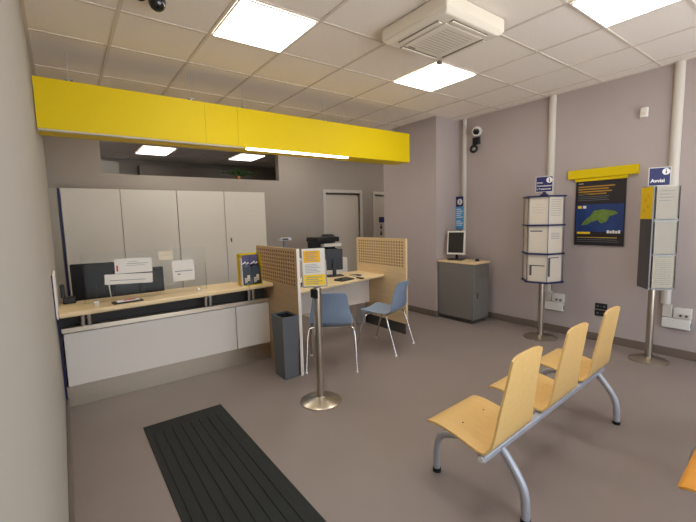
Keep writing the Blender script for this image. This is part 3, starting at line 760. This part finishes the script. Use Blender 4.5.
# ------------------------------------------------------------------ trunking pipes and socket boxes
def pipe(y, z0, r, lab):
    k = MB(); n = 14
    poly = [(XR-.002, y-r)]+[(XR-.012-r*.8*math.sin(PI*i/n), y-r*math.cos(PI*i/n)) for i in range(n+1)]+[(XR-.002, y+r)]
    k.prism(poly, z0, H-.008)
    return own(k.build('trunking', M['pipe']), lab, 'trunking', 'white vertical trunking on the right wall')
pipe(1.205, .90, .032, 'white vertical trunking in the corner behind the kiosk monitor')
pipe(-.075, .505, .04, 'white vertical trunking behind the round rotating notice stand')
pipe(-1.275, .545, .042, 'white vertical trunking behind the square notice stand, furthest right')
def sockbox(y, z, lab):
    t = thing('socket_box', lab, 'socket', (XR, y, z), 0, 'white socket boxes below the trunking')
    MB().box(-.045, -.115, 0, -.001, .11, .105).build('lower_box', M['white'], t, bevel=.006)
    MB().box(-.045, -.12, .11, -.001, .02, .215).build('upper_box', M['white'], t, bevel=.006)
    MB().box(-.05, .03, .11, -.001, .11, .235).build('duct_end', M['pipe'], t, bevel=.006)
    MB().box(-.05, -.114, .12, -.046, -.01, .16).build('socket_plate', M['pipe'], t, bevel=.002)
    k = MB()
    for dy in (-.085, -.04): k.cyl((-.0515, dy, .14), (-.05, dy, .14), .012, 14)
    k.build('socket_hole', M['ink_d'], t)
    MB().box(-.03, -.119, .02, -.01, -.1155, .07).build('end_slot', M['bin'], t)
    return t
sb = sockbox(-.17, .285, 'white socket box low on the wall behind the round notice stand')
dup(sb, (XR, -1.37, .305), 0, 'white socket box low on the wall at the right edge beside the square stand')
def blacksock(z, lab):
    t = thing('wall_socket', lab, 'socket', (XR, -.69, z), 0, 'black wall sockets')
    MB().box(-.012, -.062, 0, -.001, .062, .07).build('plate', M['black'], t, bevel=.004)
    k = MB()
    for dy in (-.033, .0, .033): k.cyl((-.0135, dy, .035), (-.0119, dy, .035), .013 if dy else .006, 14)
    k.build('socket_face', M['bin'], t)
    return t
bs = blacksock(.378, 'upper black wall socket, above its twin beside the last bench seat')
dup(bs, (XR, -.69, .298), 0, 'lower black wall socket, partly behind the last bench seat back')

# alarm sensor, wall camera
t = thing('alarm_sensor', 'tiny white motion sensor high on the right wall', 'sensor', (XR, -1.005, 2.45))
MB().hexa([(-.04,-.03,0), (0,-.035,0), (0,.035,0), (-.04,.03,0), (-.03,-.028,.1), (0,-.035,.1), (0,.035,.1), (-.03,.028,.1)]).build('body', M['white'], t, bevel=.006)
MB().box(-.042, -.018, .02, -.036, .018, .05).build('lens', M['paper2'], t)
t = thing('wall_camera', 'white round security camera with black lens high on the right wall near the corner', 'security camera', (XR, .96, 2.69))
mt = Matrix.Rotation(R(-90), 4, 'Y')
MB().lathe([(.05, .001), (.055, .012), (.055, .02), (.03, .035)], n=28, mtx=mt).build('base', M['white'], t)
aim = Matrix.Translation((-.055, 0, 0)) @ Vector((-.86, -.42, -.30)).to_track_quat('Z', 'Y').to_matrix().to_4x4()
bd = MB().lathe([(.03, -.02), (.06, .0), (.068, .02), (.066, .045), (.058, .062)], n=28, mtx=aim).build('housing', M['white'], t)
MB().lathe([(.044, .0625), (.042, .07), (.03, .074), (.008, .076)], n=24, mtx=aim).build('lens', M['dome'], t)
t = thing('cable_coil', 'black adapter and coiled cable hanging on the wall under the round camera', 'cable', (XR, .985, 2.42))
MB().box(-.05, -.05, .09, 0, .055, .19).build('adapter', M['black'], t, bevel=.005)
k = MB(); pts = [(-.03, .045+.052*math.cos(a), .035+.042*math.sin(a)) for a in [PI*.5+i*2*PI/20 for i in range(21)]]
k.tube([(-.03, .0, .10)]+pts, .016, 10); k.build('coil', M['black'], t)
MB().box(-.028, .03, .02, 0, .06, .05).build('plug', M['white'], t)

# ------------------------------------------------------------------ poster and its yellow rail
t = thing('poster_rail', 'thin yellow rail on the right wall from which the dark poster hangs', 'poster rail', (XR, -.64, 1.86))
MB().box(-.05, -.345, .025, -.001, .345, .125).build('rail_body', M['yellow'], t, bevel=.003)
MB().box(-.035, -.255, -.01, -.012, .27, .024).build('clamp_bar', M['yellow'], t, bevel=.002)
po = MB().box(XR-.022, -.885, 1.115, XR-.016, -.378, 1.849).build('poster', M['poster'])
tag(po, 'black poster with a blue island picture hanging on the right wall', 'poster'); MW[po.name] = Matrix.Identity(4)
X = XR-.0225
PM = frame_mtx((X, -.378, 1.115), (0,-1,0), (0,0,1))   # x right 0..0.507, y up 0..0.734
def pb(k, a, b, c, d, z=.0005, e=.0012): return k.box(a, b, z, c, d, e, PM)
k = pb(MB(), .012, .155, .495, .47).build('sea_picture', M['poster_b'], po, smooth=False)
k = MB(); isl = [(.07,.235),(.12,.30),(.17,.34),(.2,.395),(.3,.41),(.36,.40),(.42,.385),(.44,.36),(.36,.33),(.33,.27),(.28,.25),(.24,.29),(.18,.27),(.13,.235)]
k.prism(isl, .0014, .0022, PM); k.build('island_picture', M['green_p'], po, smooth=False)
k = MB()
for i, (a, c) in enumerate(((.03,.40),(.03,.34),(.03,.37),(.03,.32))): pb(k, a, .665-i*.028, c, .678-i*.028)
k.build('gold_lines', M['gold_p'], po, smooth=False)
k = MB()
for i, (a, c) in enumerate(((.03,.35),(.03,.33),(.03,.35))): pb(k, a, .555-i*.02, c, .561-i*.02)
for i in range(3): pb(k, .03, .04+i*.022, .46-.02*i, .046+i*.022)
k.build('small_print', M['bin'], po, smooth=False)
pb(MB(), .03, .13, .17, .155, .0014, .0022).build('yellow_caption', M['yellow_p'], po, smooth=False)
pb(MB(), .03, .425, .07, .455, .0014, .002).build('yellow_square', M['yellow_p'], po, smooth=False)
pb(MB(), .03, .088, .44, .094).build('yellow_line', M['yellow_p'], po, smooth=False)
k = MB(); 
for q in range(5): pb(k, .34+q*.027, .14, .362+q*.027, .175-(q % 2)*.008, .0014, .0022)
pb(k, .085, .425, .12, .455, .0014, .002); pb(k, .03, .61-.03, .14, .59); pb(k, .03, .706, .08, .712)
k.build('white_print', M['white'], po, smooth=False)

# ------------------------------------------------------------------ notice stands
def stand_base(t, ztop, rb):
    MB().lathe([(rb, 0), (rb, .006), (rb*.93, .014), (.05, .026), (.036, .034)], n=44).build('base', M['steel_v'], t)
    MB().cyl((0,0,.03), (0,0,ztop), .03, 28).build('pole', M['steel_v'], t)
# hexagonal stand
SX, SY = 4.844, -.171
t = thing('notice_stand', 'rotating six-sided notice stand with navy rings and pages on three tiers', 'notice stand', (SX, SY, 0))
stand_base(t, .70, .185)
va = R(220.4)
hexp = lambda r: [(r*math.cos(va+i*PI/3), r*math.sin(va+i*PI/3)) for i in range(6)]
zt = [.70, 1.032, 1.362, 1.69]
for i, z in enumerate(zt):
    MB().prism(hexp(.240), z-.008, z+.008).build('ring_plate', M['navy_edge'], t, smooth=False)
k = MB()
for i in range(3): k.prism(hexp(.205), zt[i]+.0085, zt[i+1]-.0085)
k.build('core', M['frame'], t, smooth=False)
k = MB()
for x, y in hexp(.222): k.cyl((x, y, zt[0]+.0085), (x, y, zt[3]-.0085), .003, 8)
k.build('corner_rods', M['navy_edge'], t)
MB().cyl((0,0,.60), (0,0,.69), .014, 12).build('hub', M['navy_edge'], t)
MB().lathe([(.045,1.6985),(.045,1.715),(.018,1.73),(.018,1.745)], n=20).build('finial', M['navy_edge'], t)
sa = va-PI/6     # normal of the face turned to the camera (between vertices -60 and 0)
def face_m(ang, dist, z, cx=SX, cy=SY):
    n = Vector((math.cos(ang), math.sin(ang), 0)); up = Vector((0,0,1)); r = up.cross(n)
    return frame_mtx(Vector((cx, cy, z))+n*dist, r, up)
PG = [('front', -PI/6), ('right-hand', PI/6), ('left-hand', -PI/2)]
TI = ['bottom', 'middle', 'top']
for fi, (fn_, da) in enumerate(PG):
    for ti in range(3):
        z0 = zt[ti]+.012; hh = .305
        fm = face_m(va+da, .1776+.003, z0)
        o = MB().box(-.097, 0, -.001, .097, hh, .001, fm).build('notice_page', M['page'])
        what = {(0,2): 'page of faint text', (0,1): 'page with one dark heading line', (0,0): 'page with a dark bar drawn at left', (1,2): 'page of pale tables',
                (1,1): 'page with short grey lines', (1,0): 'page with a tall dark column at left', (2,0): 'narrow-looking blank page', (2,1): 'narrow-looking blank page', (2,2): 'narrow-looking blank page'}[(fi, ti)]
        own(o, '%s, %s face, %s tier of six-sided stand' % (what, fn_, TI[ti]), 'paper', 'pages on the six-sided notice stand')
        c = o.location.copy(); MW[o.name] = Matrix.Translation(c)
        k = MB(); kd = MB()
        if (fi, ti) == (0,2):
            for i, (a, b_) in enumerate(((-.03,.04), (-.07,.06), (-.07,.06), (-.05,.05))): k.box(a, .22-i*.03, .001, b_, .223-i*.03, .0016, fm)
        elif (fi, ti) == (0,1): kd.box(-.085, .245, .001, .045, .258, .0016, fm)
        elif (fi, ti) == (0,0):
            kd.box(-.085, .065, .001, -.06, .19, .0016, fm); kd.box(-.06, .178, .001, .08, .19, .0016, fm)
        elif (fi, ti) == (1,0):
            kd.box(-.09, .06, .001, -.06, .28, .0016, fm); kd.box(-.06, .27, .001, .06, .28, .0016, fm)
        elif (fi, ti) == (1,2):
            for i in range(8): k.box(-.075, .27-i*.025, .001, .07, .276-i*.025, .0016, fm)
        elif (fi, ti) == (1,1):
            for i in range(4): k.box(-.06, .22-i*.02, .001, .06, .228-i*.02, .0016, fm)
        if k.v: k.build('printed_lines', M['ink'], o, world=True, smooth=False)
        if kd.v: kd.build('printed_bar', M['ink_d'], o, world=True, smooth=False)
# its sign
fm = face_m(sa+R(8), .0, 1.745)
o = MB().box(-.09, 0, -.004, .09, .18, .004, fm).build('stand_sign', M['white'])
own(o, 'navy sign with a white i and three words on the six-sided stand', 'sign'); MW[o.name] = Matrix.Translation(o.location)
MB().box(-.085, .005, .004, .085, .175, .005, fm).build('navy_field', M['navy'], o, world=True, smooth=False)
info_i(o, fm @ Matrix.Translation((.053, .135, .005)), .032)
for i, s_ in enumerate(('Avvisi', 'Comunicazioni', 'e Trasparenza')):
    text(s_, .026, fm @ Matrix.Translation((-.078, .100-i*.036, .0055)), M['white'], o, bold=.0006)
# square stand
SX2, SY2 = 4.901, -1.235
t = thing('notice_stand', 'square notice stand with clear pockets and a dark side topped with yellow', 'notice stand', (SX2, SY2, 0))
stand_base(t, .72, .165)
nr = R(219.9); nl = nr-PI/2; W_, D_ = .21, .22
nR = Vector((math.cos(nr), math.sin(nr), 0)); nL = Vector((math.cos(nl), math.sin(nl), 0))
cc = -nR*.01+Vector((.80, -.60, 0))*.026
sq = [cc+nR*a*D_/2+nL*b_*W_/2 for a, b_ in ((1, 1), (1, -1), (-1, -1), (-1, 1))]
MB().prism([(q.x, q.y) for q in sq], .735, 1.725).build('body', M['pipe'], t, smooth=False)
fl = face_m(nl, W_/2, .735, SX2+cc.x, SY2+cc.y); fr_ = face_m(nr, D_/2, .735, SX2+cc.x, SY2+cc.y)
dk = MB().box(-.108, .0, .0003, .108, .988, .002, fl).build('side_panel', M['board'], t, world=True, smooth=False); dk['label'] = 'dark grey side panel'
yl = MB().box(-.108, .68, .0022, .108, .985, .004, fl).build('yellow_panel', M['yellow_p'], t, world=True, smooth=False); yl['label'] = 'yellow poster at the top of the dark side'
k = MB()
for a, b_, r_ in ((-.02, .86, .02), (.03, .80, .02), (-.03, .76, .018), (.03, .9, .016)): k.lathe([(r_, .0042), (r_, .0048)], (a, b_, 0), n=16, mtx=fl)
k.build('yellow_pattern', M['orange_p'], t, world=True)
MB().box(-.1045, 0, .0006, -.0985, .99, .006, fr_).build('corner_trim', M['silver'], t, world=True)
for i in range(3):
    z0 = .01+i*.328
    k = MB(); k.box(-.097, z0, .0006, .097, z0+.006, .030, fr_); k.box(-.097, z0, .030, .097, z0+.318, .033, fr_); k.box(.093, z0+.012, .0006, .097, z0+.318, .03, fr_); k.box(-.097, z0+.012, .0006, -.093, z0+.318, .03, fr_)
    k.build('clear_pocket', M['acryl'], t, world=True, smooth=False)
    MB().box(-.097, z0-.005, .0006, .097, z0-.0005, .033, fr_).build('pocket_shelf', M['silver'], t, world=True, smooth=False)
    o = MB().box(-.086, z0+.014, .008, .086, z0+.305, .02, fr_).build('notice_page', M['paper2'] if i == 0 else M['page'])
    own(o, '%s in the %s pocket of the square stand' % (('cream closely printed sheets', 'plain white sheets', 'white sheets with a grey printed heading')[i], ('bottom', 'middle', 'top')[i]), 'paper', 'sheets in the square notice stand')
    MW[o.name] = Matrix.Translation(o.location)
    k = MB()
    if i == 2:
        for q in range(4): k.box(-.065, z0+.27-q*.03, .02, .055-.03*(q % 2), z0+.276-q*.03, .0206, fr_)
    elif i == 1:
        for q in range(7): k.box(-.05, z0+.25-q*.028, .02, .05, z0+.253-q*.028, .0206, fr_)
    else:
        for q in range(14): k.box(-.065, z0+.28-q*.018, .02, .065, z0+.284-q*.018, .0206, fr_)
    k.build('printed_lines', M['ink'], o, world=True, smooth=False)
fm = face_m(nr-R(12), .02, 1.726, SX2, SY2)
o = MB().box(-.085, 0, -.004, .085, .175, .004, fm).build('stand_sign', M['white'])
own(o, 'navy sign reading Avvisi with a white i on the square stand', 'sign'); MW[o.name] = Matrix.Translation(o.location)
MB().box(-.08, .006, .004, .08, .169, .005, fm).build('navy_field', M['navy'], o, world=True, smooth=False)
info_i(o, fm @ Matrix.Translation((.048, .132, .005)), .03)
text('Avvisi', .046, fm @ Matrix.Translation((-.068, .035, .0055)), M['white'], o, bold=.0012)

# ------------------------------------------------------------------ camera
cam = bpy.data.cameras.new('camera'); co = bpy.data.objects.new('camera', cam); COL.objects.link(co)
yaw, pitch, roll, F = .6358, -.1076, -.0264, 385.1057
yaw, pitch, roll = yaw, pitch, roll
f = Vector((.59042095, .79991986, -.10738396)); r = Vector((.80260439, -.59593197, -.02629231)); u = Vector((.08502528, .07066331, .99386991))
m = Matrix((r, u, -f)).transposed().to_4x4(); m.translation = Vector((.27050467, -2.46642391, 1.48694971))
co.matrix_world = m
cam.sensor_fit = 'HORIZONTAL'; cam.sensor_width = 36; cam.lens = F*36/696; cam.clip_start = .01
S.camera = co

# ------------------------------------------------------------------ world + daylight portal
w = bpy.data.worlds.new('world'); S.world = w; w.use_nodes = True
nt = w.node_tree; bg = nt.nodes['Background']; bg.inputs['Strength'].default_value = 1
tc = nt.nodes.new('ShaderNodeTexCoord'); sp = nt.nodes.new('ShaderNodeSeparateXYZ'); cr = nt.nodes.new('ShaderNodeValToRGB')
mr = nt.nodes.new('ShaderNodeMapRange'); mr.inputs['From Min'].default_value = -1; mr.inputs['From Max'].default_value = 1
nt.links.new(tc.outputs['Generated'], sp.inputs[0]); nt.links.new(sp.outputs['Z'], mr.inputs['Value']); nt.links.new(mr.outputs['Result'], cr.inputs['Fac'])
e = cr.color_ramp.elements     # brighter lower half added to lift the ceiling, pale sky above
e[0].position = .47; e[0].color = (.93, .94, .98, 1); e[1].position = .52; e[1].color = (.52, .58, .68, 1)
ml = nt.nodes.new('ShaderNodeVectorMath'); ml.operation = 'SCALE'; ml.inputs['Scale'].default_value = 5.2
nt.links.new(cr.outputs['Color'], ml.inputs[0]); nt.links.new(ml.outputs[0], bg.inputs['Color'])
la = bpy.data.lights.new('window_portal', 'AREA'); la.shape = 'RECTANGLE'; la.size = WX1-WX0; la.size_y = WZ1-WZ0; la.cycles.is_portal = True
lo = bpy.data.objects.new('window_portal', la); COL.objects.link(lo); lo.location = ((WX0+WX1)/2, YREAR-.13, (WZ0+WZ1)/2); lo.rotation_euler = (R(90), 0, PI)

S.view_settings.view_transform = 'Standard'; S.view_settings.look = 'None'
S.view_settings.exposure = 0; S.view_settings.gamma = 1; S.view_settings.use_curve_mapping = False
S.cycles.use_denoising = True; S.cycles.max_bounces = 8; S.cycles.diffuse_bounces = 5; S.cycles.caustics_reflective = False
S.cycles.sample_clamp_indirect = 6
